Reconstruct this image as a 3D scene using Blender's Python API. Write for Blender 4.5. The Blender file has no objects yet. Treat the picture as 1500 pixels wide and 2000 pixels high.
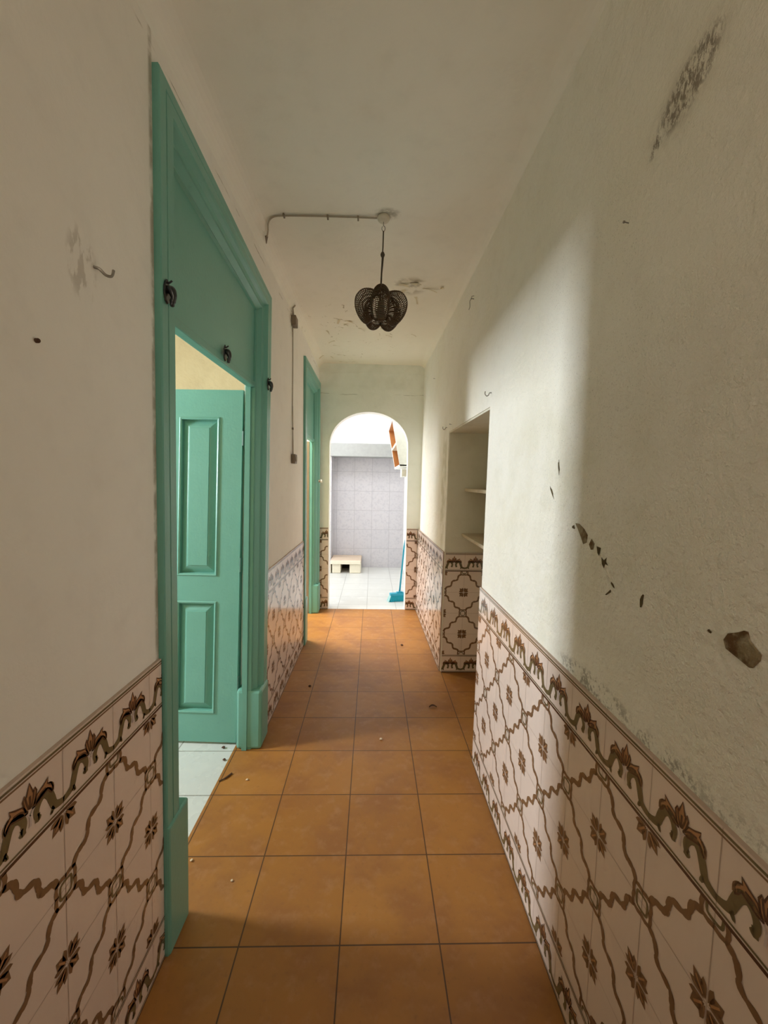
import bpy, math, random
from mathutils import Matrix, Vector, noise as mnoise

random.seed(7)
SC = bpy.context.scene
COL = SC.collection
R = math.radians

# ------------------------------------------------------------------ camera, world, light, exposure
cam_d = bpy.data.cameras.new('camera')
cam_d.sensor_fit = 'HORIZONTAL'; cam_d.sensor_width = 36.0
cam_d.lens = 812.0 / 1500.0 * 36.0
cam_d.clip_start = 0.02
cam = bpy.data.objects.new('camera', cam_d); COL.objects.link(cam)
PITCH, YAW, ROLL, EYE = 0.074463, 0.029582, 0.018, 1.5
def camera_axes():
    f = Vector((math.sin(YAW), math.cos(YAW), 0)); r = Vector((math.cos(YAW), -math.sin(YAW), 0)); u = Vector((0, 0, 1))
    f2 = f * math.cos(PITCH) - u * math.sin(PITCH); u2 = u * math.cos(PITCH) + f * math.sin(PITCH)
    return r * math.cos(ROLL) + u2 * math.sin(ROLL), u2 * math.cos(ROLL) - r * math.sin(ROLL), f2
cr, cu, cf = camera_axes()
cam.matrix_world = Matrix(((cr.x, cu.x, -cf.x, 0), (cr.y, cu.y, -cf.y, 0), (cr.z, cu.z, -cf.z, EYE), (0, 0, 0, 1)))
SC.camera = cam

SC.view_settings.view_transform = 'Standard'
SC.view_settings.look = 'None'
SC.view_settings.exposure = 0.55
SC.view_settings.gamma = 1.0
SC.view_settings.use_curve_mapping = False
SC.cycles.use_denoising = True
SC.cycles.max_bounces = 14
SC.cycles.diffuse_bounces = 9
SC.cycles.sample_clamp_indirect = 8.0

wd = bpy.data.worlds.new('daylight'); SC.world = wd; wd.use_nodes = True
wd.node_tree.nodes['Background'].inputs[0].default_value = (0.80, 0.90, 1.0, 1)
wd.node_tree.nodes['Background'].inputs[1].default_value = 1.5

def area_light(name, loc, target, sx, sy, power, color):
    d = bpy.data.lights.new(name, 'AREA'); d.shape = 'RECTANGLE'; d.size = sx; d.size_y = sy
    d.energy = power; d.color = color
    o = bpy.data.objects.new(name, d); COL.objects.link(o); o.location = loc
    o.rotation_euler = (Vector(target) - Vector(loc)).to_track_quat('-Z', 'Y').to_euler()
    return o
# daylight through the side-room window, the second room's window, the kitchen skylight / window; plus two added fill lights
area_light('daylight_side_room', (-3.35, 1.76, 1.85), (0, 1.76, 1.85), 0.40, 1.0, 82, (0.90, 0.96, 1.0))
area_light('daylight_second_room', (-3.35, 4.15, 1.7), (0, 4.2, 1.3), 0.8, 1.2, 46, (0.95, 0.97, 1.0))
area_light('fill_second_room_ceiling', (-1.55, 4.38, 2.98), (-1.45, 4.38, 0), 1.0, 0.7, 125, (1.0, 0.97, 0.92))  # added fill to brighten the far corridor, no known skylight
area_light('daylight_kitchen_skylight', (-0.6, 5.50, 2.98), (-0.5, 5.50, 0), 1.5, 0.85, 38, (1.0, 0.99, 0.97))
area_light('daylight_kitchen_window', (-2.35, 5.9, 1.6), (1, 5.8, 1.2), 1.3, 1.3, 22, (1.0, 0.99, 0.97))
area_light('fill_behind_viewer', (-0.03, -2.62, 2.25), (-0.03, 0, 1.7), 0.9, 0.55, 7.2, (1.0, 0.85, 0.66))  # added dim warm fill from behind the viewer, unseen source

# ------------------------------------------------------------------ helpers
def lerp_table(tab, t):
    if t <= tab[0][0]: return tab[0][1]
    for (a, va), (b, vb) in zip(tab, tab[1:]):
        if t <= b: return va + (vb - va) * (t - a) / (b - a)
    return tab[-1][1]
OFF_L = [(1.2, -.005), (2.4, .008), (3.7, .022), (4.77, .02)]
TILT_L = [(1.2, .020), (2.3, .066), (2.5, .066), (3.2, .012), (3.7, .004), (4.77, 0)]
OFF_R = [(2.13, .007), (3.2, -.003), (4.77, -.027)]
def crooked(p):
    """the old corridor walls are neither parallel nor plumb"""
    x, y, z = p
    if x < -.25 and y < 4.9:
        k = min(1, (-.25 - x) / .37)
        x += lerp_table(OFF_L, y) * k
        y += lerp_table(TILT_L, y) * z * k if y > 0 else 0
    elif x > .25 and y < 4.9:
        k = min(1, (x - .25) / .31)
        x += (lerp_table(OFF_R, y) + .010 * z) * k
    return (x, y, z)

def catmull(pts, n=6):
    out = []
    P = [pts[0]] + list(pts) + [pts[-1]]
    for i in range(1, len(P) - 2):
        a, b, c, d = P[i - 1], P[i], P[i + 1], P[i + 2]
        for k in range(n):
            t = k / n
            out.append(tuple(.5 * (2 * b[j] + (c[j] - a[j]) * t + (2 * a[j] - 5 * b[j] + 4 * c[j] - d[j]) * t * t
                       + (3 * b[j] - a[j] - 3 * c[j] + d[j]) * t ** 3) for j in range(len(b))))
    out.append(tuple(pts[-1]))
    return out

class MB:
    def __init__(s): s.v = []; s.f = []; s.m = []
    def add(s, pts, faces, m=0):
        o = len(s.v); s.v += [tuple(p) for p in pts]
        for f in faces: s.f.append(tuple(i + o for i in f)); s.m.append(m)
    def poly(s, pts, m=0): s.add(pts, [tuple(range(len(pts)))], m)
    def box(s, x0, x1, y0, y1, z0, z1, m=0, seg=None):
        if seg and y1 - y0 > seg * 1.5:
            n = int(math.ceil((y1 - y0) / seg)); k = max(1, int(math.ceil((z1 - z0) / seg)))
            ys = [y0 + (y1 - y0) * i / n for i in range(n + 1)]; zs = [z0 + (z1 - z0) * i / k for i in range(k + 1)]
            for x, fl in ((x0, 1), (x1, 0)):
                pts = [(x, y, z) for y in ys for z in zs]; fc = []
                for i in range(n):
                    for j in range(k):
                        q = (i * (k + 1) + j, (i + 1) * (k + 1) + j, (i + 1) * (k + 1) + j + 1, i * (k + 1) + j + 1)
                        fc.append(q[::-1] if fl else q)
                s.add(pts, fc, m)
            for i in range(n):
                a, b = ys[i], ys[i + 1]
                s.poly([(x0, a, z0), (x0, b, z0), (x1, b, z0), (x1, a, z0)], m)
                s.poly([(x0, a, z1), (x1, a, z1), (x1, b, z1), (x0, b, z1)], m)
            for j in range(k):
                a, b = zs[j], zs[j + 1]
                s.poly([(x0, y0, a), (x1, y0, a), (x1, y0, b), (x0, y0, b)], m)
                s.poly([(x0, y1, a), (x0, y1, b), (x1, y1, b), (x1, y1, a)], m)
            return
        s.add([(x0, y0, z0), (x1, y0, z0), (x1, y1, z0), (x0, y1, z0), (x0, y0, z1), (x1, y0, z1), (x1, y1, z1), (x0, y1, z1)],
              [(3, 2, 1, 0), (4, 5, 6, 7), (0, 1, 5, 4), (1, 2, 6, 5), (2, 3, 7, 6), (3, 0, 4, 7)], m)
    def tube(s, path, r, n=8, m=0, closed=False, caps=True):
        P = [Vector(p) for p in path]; N = len(P); rings = []
        up = None
        for i in range(N):
            t = (P[(i + 1) % N] - P[i - 1]) if closed else (P[min(i + 1, N - 1)] - P[max(i - 1, 0)])
            t.normalize()
            if up is None:
                up = Vector((0, 0, 1)) if abs(t.z) < .9 else Vector((1, 0, 0))
            a = up - t * up.dot(t)
            if a.length < 1e-5: a = t.orthogonal()
            a.normalize(); up = a; b = t.cross(a)
            rr = r[i] if isinstance(r, (list, tuple)) else r
            rings.append([P[i] + (a * math.cos(2 * math.pi * k / n) + b * math.sin(2 * math.pi * k / n)) * rr for k in range(n)])
        pts = [p for q in rings for p in q]; fc = []
        for i in range(N if closed else N - 1):
            j = (i + 1) % N
            for k in range(n):
                fc.append((i * n + k, i * n + (k + 1) % n, j * n + (k + 1) % n, j * n + k))
        if caps and not closed:
            fc.append(tuple(range(n))[::-1]); fc.append(tuple((N - 1) * n + k for k in range(n)))
        s.add(pts, fc, m)
    def lathe(s, prof, c, n=24, m=0, axis='z'):
        pts = []; fc = []
        for r, h in prof:
            for k in range(n):
                a = 2 * math.pi * k / n; x, y = r * math.cos(a), r * math.sin(a)
                pts.append({'z': (c[0] + x, c[1] + y, c[2] + h), 'x': (c[0] + h, c[1] + x, c[2] + y), 'y': (c[0] + x, c[1] - h, c[2] + y)}[axis])
        for i in range(len(prof) - 1):
            for k in range(n):
                fc.append((i * n + k, i * n + (k + 1) % n, (i + 1) * n + (k + 1) % n, (i + 1) * n + k))
        fc.append(tuple(range(n))[::-1]); fc.append(tuple((len(prof) - 1) * n + k for k in range(n)))
        s.add(pts, fc, m)
    def sweep_frame(s, path, prof, place, m=0):
        """mitred moulding: path = 2-D polyline (y, z), prof = (inward, height); place(y, z, h) -> point"""
        n = len(path); rows = []
        for i in range(n):
            d0 = Vector(path[i]) - Vector(path[i - 1]) if i else None
            d1 = Vector(path[i + 1]) - Vector(path[i]) if i < n - 1 else None
            ns = [Vector((d.y, -d.x)).normalized() for d in (d0, d1) if d is not None]
            mv = sum(ns, Vector((0, 0)));
            mv = mv / mv.dot(ns[0])
            rows.append([place(path[i][0] + mv.x * w, path[i][1] + mv.y * w, h) for w, h in prof])
        k = len(prof); pts = [p for r_ in rows for p in r_]; fc = []
        for i in range(n - 1):
            for j in range(k - 1):
                fc.append((i * k + j, i * k + j + 1, (i + 1) * k + j + 1, (i + 1) * k + j))
        s.add(pts, fc, m)
    def build(s, name, mats, parent=None, loc=None, warp=False, smooth=False, bevel=0, recalc=True):
        me = bpy.data.meshes.new(name)
        o = bpy.data.objects.new(name, me); COL.objects.link(o)
        base = Vector((0, 0, 0))
        if parent is not None:
            o.parent = parent; q = parent
            while q is not None: base = base + q.location; q = q.parent
            if loc is not None: o.location = Vector(loc) - base; base = Vector(loc)
        elif loc is not None:
            o.location = loc; base = Vector(loc)
        vs = [crooked(p) for p in s.v] if warp else s.v
        me.from_pydata([Vector(p) - base for p in vs], [], s.f)
        for mm in (mats if isinstance(mats, (list, tuple)) else [mats]): me.materials.append(mm)
        for p, mi in zip(me.polygons, s.m): p.material_index = mi; p.use_smooth = smooth
        me.update()
        if bevel:
            b = o.modifiers.new('bevel', 'BEVEL'); b.width = bevel; b.segments = 2; b.limit_method = 'ANGLE'; b.angle_limit = R(40)
        return o

def tag(o, label=None, cat=None, group=None, kind=None):
    if label: o['label'] = label
    if cat: o['category'] = cat
    if group: o['group'] = group
    if kind: o['kind'] = kind
    return o
def empty(name, loc, **k):
    o = bpy.data.objects.new(name, None); o.empty_display_size = .05; COL.objects.link(o); o.location = loc
    return tag(o, **k)
def struct(o, label=None, cat=None): return tag(o, label, cat, kind='structure')

# ------------------------------------------------------------------ materials
class NT:
    def __init__(s, name, rough=.6, spec=.4):
        s.mat = bpy.data.materials.new(name); s.mat.use_nodes = True
        s.t = s.mat.node_tree; s.n = s.t.nodes; s.bsdf = s.n['Principled BSDF']
        s.bsdf.inputs['Roughness'].default_value = rough
        s.bsdf.inputs['Specular IOR Level'].default_value = spec
        s.geo = s.n.new('ShaderNodeTexCoord').outputs['Object']
    def link(s, a, b): s.t.links.new(a, b)
    def put(s, v, sock):
        if isinstance(v, (int, float)): sock.default_value = v
        elif isinstance(v, tuple): sock.default_value = v if len(v) == len(sock.default_value) else v + (1,)
        else: s.link(v, sock)
    def math(s, op, a, b=0.0, c=None, clamp=False):
        n = s.n.new('ShaderNodeMath'); n.operation = op; n.use_clamp = clamp
        s.put(a, n.inputs[0]); s.put(b, n.inputs[1])
        if c is not None: s.put(c, n.inputs[2])
        return n.outputs[0]
    def xyz(s, vec=None):
        n = s.n.new('ShaderNodeSeparateXYZ'); s.link(vec or s.geo, n.inputs[0]); return n.outputs
    def noise(s, scale, detail=4, rough=.55, vec=None, stretch=None, dist=0.0):
        v = vec or s.geo
        if stretch:
            mp = s.n.new('ShaderNodeMapping'); mp.inputs['Scale'].default_value = stretch; s.link(v, mp.inputs['Vector']); v = mp.outputs[0]
        n = s.n.new('ShaderNodeTexNoise'); n.inputs['Scale'].default_value = scale; n.inputs['Detail'].default_value = detail
        n.inputs['Roughness'].default_value = rough; n.inputs['Distortion'].default_value = dist
        s.link(v, n.inputs['Vector']); return n.outputs['Fac']
    def ramp(s, fac, lo, hi):
        n = s.n.new('ShaderNodeMapRange'); n.interpolation_type = 'SMOOTHSTEP'; n.clamp = True
        s.put(fac, n.inputs['Value']); n.inputs['From Min'].default_value = lo; n.inputs['From Max'].default_value = hi
        return n.outputs['Result']
    def mix(s, fac, a, b, mode='MIX'):
        n = s.n.new('ShaderNodeMix'); n.data_type = 'RGBA'; n.blend_type = mode
        s.put(fac, n.inputs['Factor']); s.put(a, n.inputs[6]); s.put(b, n.inputs[7]); return n.outputs[2]
    def blob(s, ax, ay, cx, cy, rx, ry, ang=0.0):
        """soft ellipse mask: 1 at the middle, 0 at the rim"""
        u = s.math('SUBTRACT', ax, cx); v = s.math('SUBTRACT', ay, cy)
        ca, sa = math.cos(ang), math.sin(ang)
        p = s.math('ADD', s.math('MULTIPLY', u, ca / rx), s.math('MULTIPLY', v, sa / rx))
        q = s.math('ADD', s.math('MULTIPLY', u, -sa / ry), s.math('MULTIPLY', v, ca / ry))
        d = s.math('ADD', s.math('MULTIPLY', p, p), s.math('MULTIPLY', q, q))
        return s.math('SUBTRACT', 1.0, d, clamp=True)
    def bump(s, h, strength=.3, dist=.01):
        n = s.n.new('ShaderNodeBump'); n.inputs['Strength'].default_value = strength; n.inputs['Distance'].default_value = dist
        s.link(h, n.inputs['Height']); s.link(n.outputs[0], s.bsdf.inputs['Normal'])
    def done(s, col):
        s.put(col, s.bsdf.inputs['Base Color']); return s.mat

def plain(name, col, rough=.5, spec=.4, var=.12, scale=30, bump=0, metal=0):
    t = NT(name, rough, spec)
    c = t.mix(t.noise(scale), tuple(x * (1 - var) for x in col), tuple(min(1, x * (1 + var)) for x in col))
    t.bsdf.inputs['Metallic'].default_value = metal
    if bump: t.bump(t.noise(scale * 4), bump, .003)
    return t.done(c)

def plaster(name, col, tint, bump=.25, extra=None, rscale=28):
    t = NT(name, .85, .2)
    c = t.mix(t.ramp(t.noise(1.7, 5), .35, .75), col, tint)
    c = t.mix(t.math('MULTIPLY', t.ramp(t.noise(11, 6), .45, .85), .35), c, tuple(x * .86 for x in tint))
    h = t.math('ADD', t.math('MULTIPLY', t.noise(rscale, 5, .6), 1.0), t.math('MULTIPLY', t.noise(3.5, 3), 1.6))
    if extra: c, h = extra(t, c, h)
    t.bump(h, bump, .012)
    return t.done(c)

def right_wall_marks(t, c, h):
    x, y, z = t.xyz()
    speck = t.noise(95, 3, .7); mid = t.noise(22, 4, .65)
    # damp, greenish yellow mottling around the middle height
    damp = t.math('MULTIPLY', t.blob(y, z, 1.35, 1.35, .75, .55), t.ramp(t.noise(5, 5), .4, .7))
    c = t.mix(t.math('MULTIPLY', damp, .35), c, (.60, .56, .36))
    # soot smear high on the wall
    streak = t.noise(85, 5, .72, stretch=(1, 1.4, .7), dist=.3)
    soot = t.math('MULTIPLY', t.ramp(t.blob(y, z, .842, 2.270, .105, .060, -.42), .0, .75), t.ramp(streak, .40, .56))
    soot2 = t.math('MULTIPLY', t.ramp(t.blob(y, z, .915, 2.235, .055, .020, -.75), .0, .8), t.ramp(streak, .46, .60))
    haze = t.math('MULTIPLY', t.ramp(t.blob(y, z, .85, 2.265, .15, .09, -.42), .0, 1.3), t.math('MULTIPLY', t.ramp(t.noise(30, 4), .3, .7), .38))
    c = t.mix(t.math('MAXIMUM', t.math('MULTIPLY', t.math('MAXIMUM', soot, soot2), .75), haze), c, (.13, .085, .05))
    # mould creeping up from the top of the tile dado
    grain = t.ramp(t.math('ADD', t.math('MULTIPLY', speck, .55), t.math('MULTIPLY', t.noise(17, 3), .45)), .47, .57)
    b1 = t.ramp(t.blob(y, z, 1.04, .975, .22, .040), 0, .8); b2 = t.ramp(t.blob(y, z, .765, .968, .12, .026), 0, .8)
    b3 = t.math('MULTIPLY', t.ramp(z, 1.010, .972), t.ramp(y, 1.3, 1.0))
    band = t.math('MULTIPLY', t.math('MAXIMUM', t.math('MAXIMUM', b1, b2), t.math('MULTIPLY', b3, .6)), grain)
    c = t.mix(t.math('MULTIPLY', band, .62), c, (.15, .125, .075))
    # fine black speckle near the light patch
    sp = t.math('MULTIPLY', t.ramp(t.blob(y, z, 1.22, 1.75, .45, .8), 0, .8), t.ramp(t.noise(240, 2, .7), .63, .70))
    c = t.mix(t.math('MULTIPLY', sp, .5), c, (.22, .20, .15))
    # greenish stain by the corner of the recess
    st = t.math('MULTIPLY', t.ramp(t.blob(y, z, 3.34, 1.45, .13, .62), 0, .8), t.ramp(t.noise(8, 5), .35, .6))
    c = t.mix(t.math('MULTIPLY', st, .5), c, (.50, .47, .30))
    rough = t.math('MULTIPLY', t.ramp(t.blob(y, z, .75, 1.45, .8, .55), 0, .7), t.noise(60, 4, .6))
    return c, t.math('ADD', h, t.math('MULTIPLY', rough, 1.1))

def left_wall_marks(t, c, h):
    x, y, z = t.xyz()
    m = t.math('MULTIPLY', t.ramp(t.blob(y, z, .955, 1.955, .055, .09), 0, .7), t.ramp(t.noise(24, 4, .6, stretch=(1, 2.2, .7)), .50, .60))
    c = t.mix(t.math('MULTIPLY', m, .45), c, (.38, .32, .25))
    # grime line along the door casing
    g = t.math('MULTIPLY', t.ramp(t.math('ABSOLUTE', t.math('SUBTRACT', t.math('SUBTRACT', y, t.math('MULTIPLY', z, .020)), 1.207)), .014, .003), t.ramp(t.noise(18, 4), .3, .6))
    c = t.mix(t.math('MULTIPLY', g, .6), c, (.26, .21, .13))
    ck = t.math('MULTIPLY', t.ramp(t.math('ABSOLUTE', t.math('SUBTRACT', t.math('ADD', z, t.math('MULTIPLY', t.noise(5, 4), -.03)), 2.685)), .004, .001), t.ramp(t.noise(4.5, 3), .50, .62))
    c = t.mix(t.math('MULTIPLY', ck, .7), c, (.30, .24, .17))
    bx = t.math('MULTIPLY', t.ramp(t.blob(y, z, 3.2, 2.68, .10, .14), 0, .9), t.ramp(t.noise(26, 4), .42, .6))
    c = t.mix(t.math('MULTIPLY', bx, .65), c, (.24, .19, .13))
    return c, h

def end_wall_marks(t, c, h):
    x, y, z = t.xyz()
    line = t.math('MULTIPLY', t.ramp(t.math('ABSOLUTE', t.math('SUBTRACT', t.math('ADD', z, t.math('MULTIPLY', t.noise(4, 3), -.06)), 2.44)), .006, .001), t.ramp(t.noise(7, 3), .45, .6))
    c = t.mix(t.math('MULTIPLY', line, .55), c, (.40, .42, .36))
    band = t.math('MULTIPLY', t.ramp(z, 2.50, 2.56), t.ramp(t.noise(5, 4), .35, .65))
    return t.mix(t.math('MULTIPLY', band, .3), c, (.60, .62, .52)), h

def ceiling_marks(t, c, h):
    x, y, z = t.xyz()
    flake = t.noise(16, 5, .62, stretch=(1, .7, 1), dist=1.2)
    area = t.ramp(t.blob(x, y, -.20, 3.85, .55, 1.0), .0, .75)
    big = t.math('MULTIPLY', area, t.ramp(flake, .645, .662))
    c = t.mix(t.math('MULTIPLY', big, .9), c, (.26, .20, .12))
    st = t.math('MULTIPLY', t.ramp(t.blob(x, y, .23, 2.88, .14, .15), 0, .9), t.ramp(t.noise(13, 4), .42, .56))
    c = t.mix(t.math('MULTIPLY', st, .75), c, (.36, .32, .25))
    rs = t.math('MULTIPLY', t.ramp(t.blob(x, y, .055, 2.13, .075, .055), .0, 1.0), t.ramp(t.noise(30, 3), .25, .6))
    c = t.mix(t.math('MULTIPLY', rs, .7), c, (.25, .22, .17))
    yel = t.math('MULTIPLY', t.ramp(y, 2.3, 4.2), .5)
    c = t.mix(yel, c, (.90, .84, .66))
    return c, h

M = {}
M['plaster_left'] = plaster('plaster_left', (.89, .855, .80), (.86, .82, .765), .16, left_wall_marks)
M['plaster_right'] = plaster('plaster_right', (.90, .875, .80), (.87, .835, .725), .85, right_wall_marks, 40)
M['plaster_ceiling'] = plaster('plaster_ceiling', (.89, .865, .80), (.87, .84, .765), .12, ceiling_marks)
M['plaster_end'] = plaster('plaster_end', (.86, .885, .83), (.81, .845, .775), .2, end_wall_marks)
M['plaster_white'] = plaster('plaster_white', (.90, .90, .88), (.87, .87, .85), .15)
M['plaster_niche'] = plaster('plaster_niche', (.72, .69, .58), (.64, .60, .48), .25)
M['plaster_yellow'] = plaster('plaster_yellow', (.47, .395, .235), (.41, .335, .19), .3)
M['plaster_tan'] = plaster('plaster_tan', (.44, .35, .23), (.39, .31, .20), .2)

def green_paint():
    t = NT('green_gloss_paint', .33, .5)
    c = t.mix(t.noise(6, 5), (.140, .375, .305), (.172, .42, .35))
    c = t.mix(t.math('MULTIPLY', t.ramp(t.noise(34, 5, .6), .64, .74), .5), c, (.13, .31, .25))
    h = t.math('ADD', t.noise(70, 3), t.math('MULTIPLY', t.noise(160, 3, .6, stretch=(1, 1, .15)), .5))
    t.bump(h, .16, .004)
    return t.done(c)
M['green'] = green_paint()
M['green_dark'] = plain('green_edge_paint', (.06, .14, .11), .4)

def tile_floor(name, size, off, mortar, c1, c2, cm, rough, mott, bump=.2, mort_w=.0035):
    t = NT(name, rough, .5)
    mp = t.n.new('ShaderNodeMapping'); mp.inputs['Location'].default_value = (off[0], off[1], 0); t.link(t.geo, mp.inputs['Vector'])
    b = t.n.new('ShaderNodeTexBrick'); b.offset = 0; b.squash = 1
    t.link(mp.outputs[0], b.inputs['Vector'])
    b.inputs['Scale'].default_value = 1; b.inputs['Mortar Size'].default_value = mort_w; b.inputs['Mortar Smooth'].default_value = .25
    b.inputs['Brick Width'].default_value = size; b.inputs['Row Height'].default_value = size; b.inputs['Bias'].default_value = 0
    b.inputs['Color1'].default_value = c1 + (1,); b.inputs['Color2'].default_value = c2 + (1,); b.inputs['Mortar'].default_value = cm + (1,)
    c = b.outputs['Color']
    for sc, lo, hi, col, amt in mott:
        c = t.mix(t.math('MULTIPLY', t.math('MULTIPLY', t.ramp(t.noise(sc, 5, .6), lo, hi), amt), t.math('SUBTRACT', 1.0, b.outputs['Fac'])), c, col)
    rn = t.n.new('ShaderNodeMapRange'); rn.inputs['To Min'].default_value = rough - .06; rn.inputs['To Max'].default_value = rough + .12
    t.link(t.noise(9, 4), rn.inputs['Value']); t.link(rn.outputs[0], t.bsdf.inputs['Roughness'])
    h = t.math('SUBTRACT', t.math('MULTIPLY', t.noise(14, 4), .18), t.math('MULTIPLY', b.outputs['Fac'], .6))
    t.bump(h, bump, .006)
    return t.done(c)
T = .3245
M['terracotta'] = tile_floor('terracotta_tiles', T, (.0815 + 3 * T, -1.239 + 12 * T), .004, (.335, .137, .022), (.39, .168, .033), (.085, .035, .011), .44,
    [(4.2, .40, .66, (.27, .105, .028), .75), (17, .48, .75, (.46, .235, .10), .4), (46, .56, .75, (.22, .09, .03), .4)], mort_w=.0026)
M['marble_tile'] = tile_floor('white_marble_tiles', T, (1.05 + 6 * T, -1.239 + 12 * T), .003, (.62, .65, .63), (.58, .61, .59), (.30, .30, .27), .25,
    [(7, .52, .62, (.62, .66, .64), .4)])
M['kitchen_tile'] = tile_floor('white_kitchen_tiles', .345, (.385 + 8 * .345, -4.95 + 20 * .345), .003, (.60, .60, .585), (.57, .57, .555), (.38, .37, .35), .35,
    [(6, .5, .75, (.74, .74, .73), .5)])

def alcove_tile():
    t = NT('grey_lilac_wall_tiles', .3, .4)
    x, y, z = t.xyz()
    cb = t.n.new('ShaderNodeCombineXYZ'); t.link(t.math('ADD', x, 3.0), cb.inputs[0]); t.link(z, cb.inputs[1])
    b = t.n.new('ShaderNodeTexBrick'); b.offset = 0; t.link(cb.outputs[0], b.inputs['Vector'])
    b.inputs['Scale'].default_value = 1; b.inputs['Mortar Size'].default_value = .003
    b.inputs['Brick Width'].default_value = .30; b.inputs['Row Height'].default_value = .33
    b.inputs['Color1'].default_value = (.54, .515, .54, 1); b.inputs['Color2'].default_value = (.51, .49, .52, 1); b.inputs['Mortar'].default_value = (.36, .345, .365, 1)
    c = t.mix(t.math('MULTIPLY', t.ramp(t.noise(26, 5, .7), .48, .62), .45), b.outputs['Color'], (.40, .385, .43))
    return t.done(c)
M['alcove_tile'] = alcove_tile()

def glaze(name, col, var, rough=.16):
    t = NT(name, rough, .55)
    c = t.mix(t.noise(26, 4), col, var)
    t.bump(t.noise(10, 3), .10, .006)
    return t.done(c)
M['glaze'] = glaze('glazed_pink_tile', (.80, .67, .595), (.77, .635, .56))
M['grout'] = plain('tile_grout', (.50, .38, .31), .6)
M['p_brown'] = glaze('painted_brown', (.175, .092, .046), (.25, .14, .075))
M['p_dark'] = glaze('painted_dark_brown', (.075, .03, .018), (.10, .045, .025))
M['p_olive'] = glaze('painted_olive', (.125, .095, .045), (.18, .14, .07))
M['p_rust'] = glaze('painted_rust', (.40, .19, .085), (.47, .25, .125))
M['p_pale'] = glaze('painted_pale_grey', (.66, .56, .54), (.62, .52, .50))
DADO = [M['glaze'], M['grout'], M['p_brown'], M['p_dark'], M['p_olive'], M['p_rust'], M['p_pale']]
M['wicker'] = plain('dark_wicker', (.075, .042, .018), .55, .3, .4, 60)
M['cord'] = plain('brown_cord', (.06, .045, .03), .6)
M['cream_plastic'] = plain('cream_plastic', (.62, .57, .47), .45)
M['brown_plastic'] = plain('brown_plastic', (.20, .155, .105), .5)
M['wire'] = plain('painted_wire', (.36, .31, .24), .55)
M['black_metal'] = plain('black_enamel', (.018, .020, .022), .25, .6)
M['steel'] = plain('dull_steel', (.30, .28, .25), .35, .5, metal=.8)
M['shelf_wood'] = plain('weathered_shelf_board', (.55, .47, .34), .7, .3, .2, 14, .2)
M['white_paint'] = plain('white_paint', (.84, .84, .80), .45)
M['cab_brown'] = plain('orange_brown_veneer', (.40, .16, .045), .4, .4, .15, 10)
M['concrete'] = plain('cream_painted_concrete', (.74, .68, .55), .8, .2, .08, 12, .2)
M['concrete_top'] = plain('worn_pinkish_concrete', (.58, .46, .36), .85, .2, .12, 14, .2)
M['dark_gap'] = plain('bench_gap_shade', (.05, .045, .035), .9, .1)  # dark colour standing in for shade under the bench
M['blue'] = plain('turquoise_plastic', (.02, .35, .52), .35, .5, .08)
M['bristle'] = plain('turquoise_bristles', (.03, .42, .56), .7, .3, .25, 120)
M['pale_bristle'] = plain('pale_bristle_tips', (.45, .74, .78), .8, .2, .15, 90)
M['bare_wood'] = plain('bare_brown_wood', (.27, .20, .12), .7, .3, .15, 20)
M['mantel'] = plain('grey_mottled_mantel', (.34, .345, .34), .5, .3, .12, 22)
M['hole'] = None
def hole_mat():
    t = NT('exposed_mortar', .95, .1)
    c = t.mix(t.ramp(t.noise(24, 5), .38, .6), (.30, .24, .145), (.15, .085, .04))
    c = t.mix(t.math('MULTIPLY', t.ramp(t.noise(55, 4), .52, .7), .6), c, (.42, .36, .25))
    t.bump(t.noise(40, 5), .9, .02)
    return t.done(c)
M['hole'] = hole_mat()
M['crack'] = plain('bare_crack', (.10, .075, .04), .95, .1, .5, 60)
M['flake'] = plain('peeling_limewash', (.70, .63, .47), .8, .2)
M['leaf'] = plain('dry_leaf', (.09, .04, .02), .7)
M['crumb'] = plain('plaster_crumb', (.72, .58, .40), .8)
M['soil'] = plain('dark_crumb', (.09, .045, .025), .8)

# ------------------------------------------------------------------ room shell
XL, XR, YE, ZC = -.63, .565, 4.77, 2.80
PX = -.745                                          # back plane of the left-hand wall (threshold line)
# floors
b = MB(); b.box(PX, 1.30, -2.7, YE + .005, -.05, 0); struct(b.build('floor', M['terracotta']), 'terracotta tiled corridor floor', 'floor')
b = MB(); b.box(-3.4, PX, -.2, 4.90, -.05, -.002); struct(b.build('floor_side_rooms', M['marble_tile']), 'white marbled tile floor behind the green doors', 'floor')
b = MB(); b.box(-2.4, .9, YE + .005, 7.3, -.05, 0); struct(b.build('floor_kitchen', M['kitchen_tile']), 'white tiled kitchen floor beyond the arch', 'floor')

# left wall around the two door openings
D1 = (1.215, 2.37); D2 = (3.685, 4.745)
def opening(D): return D[0] + .05, D[1] - .06
b = MB()
a0, a1 = opening(D1); c0, c1 = opening(D2)
b.box(PX, XL, -2.7, a0, 0, ZC + .02, 0, .3); b.box(PX, XL, a1, c0, 0, ZC + .02, 0, .2); b.box(PX, XL, c1, YE + .1, 0, ZC + .02, 0)
am = (a0 + a1) / 2; b.box(PX, XL, a0, am, 2.568, ZC + .02, 0, .2); b.box(PX, XL, am, a1, 2.52, ZC + .02, 0, .2); b.box(PX, XL, c0, c1, 2.53, ZC + .02, 0, .2)
struct(b.build('wall_left', M['plaster_left'], warp=True), 'off-white left corridor wall', 'wall')
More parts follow.
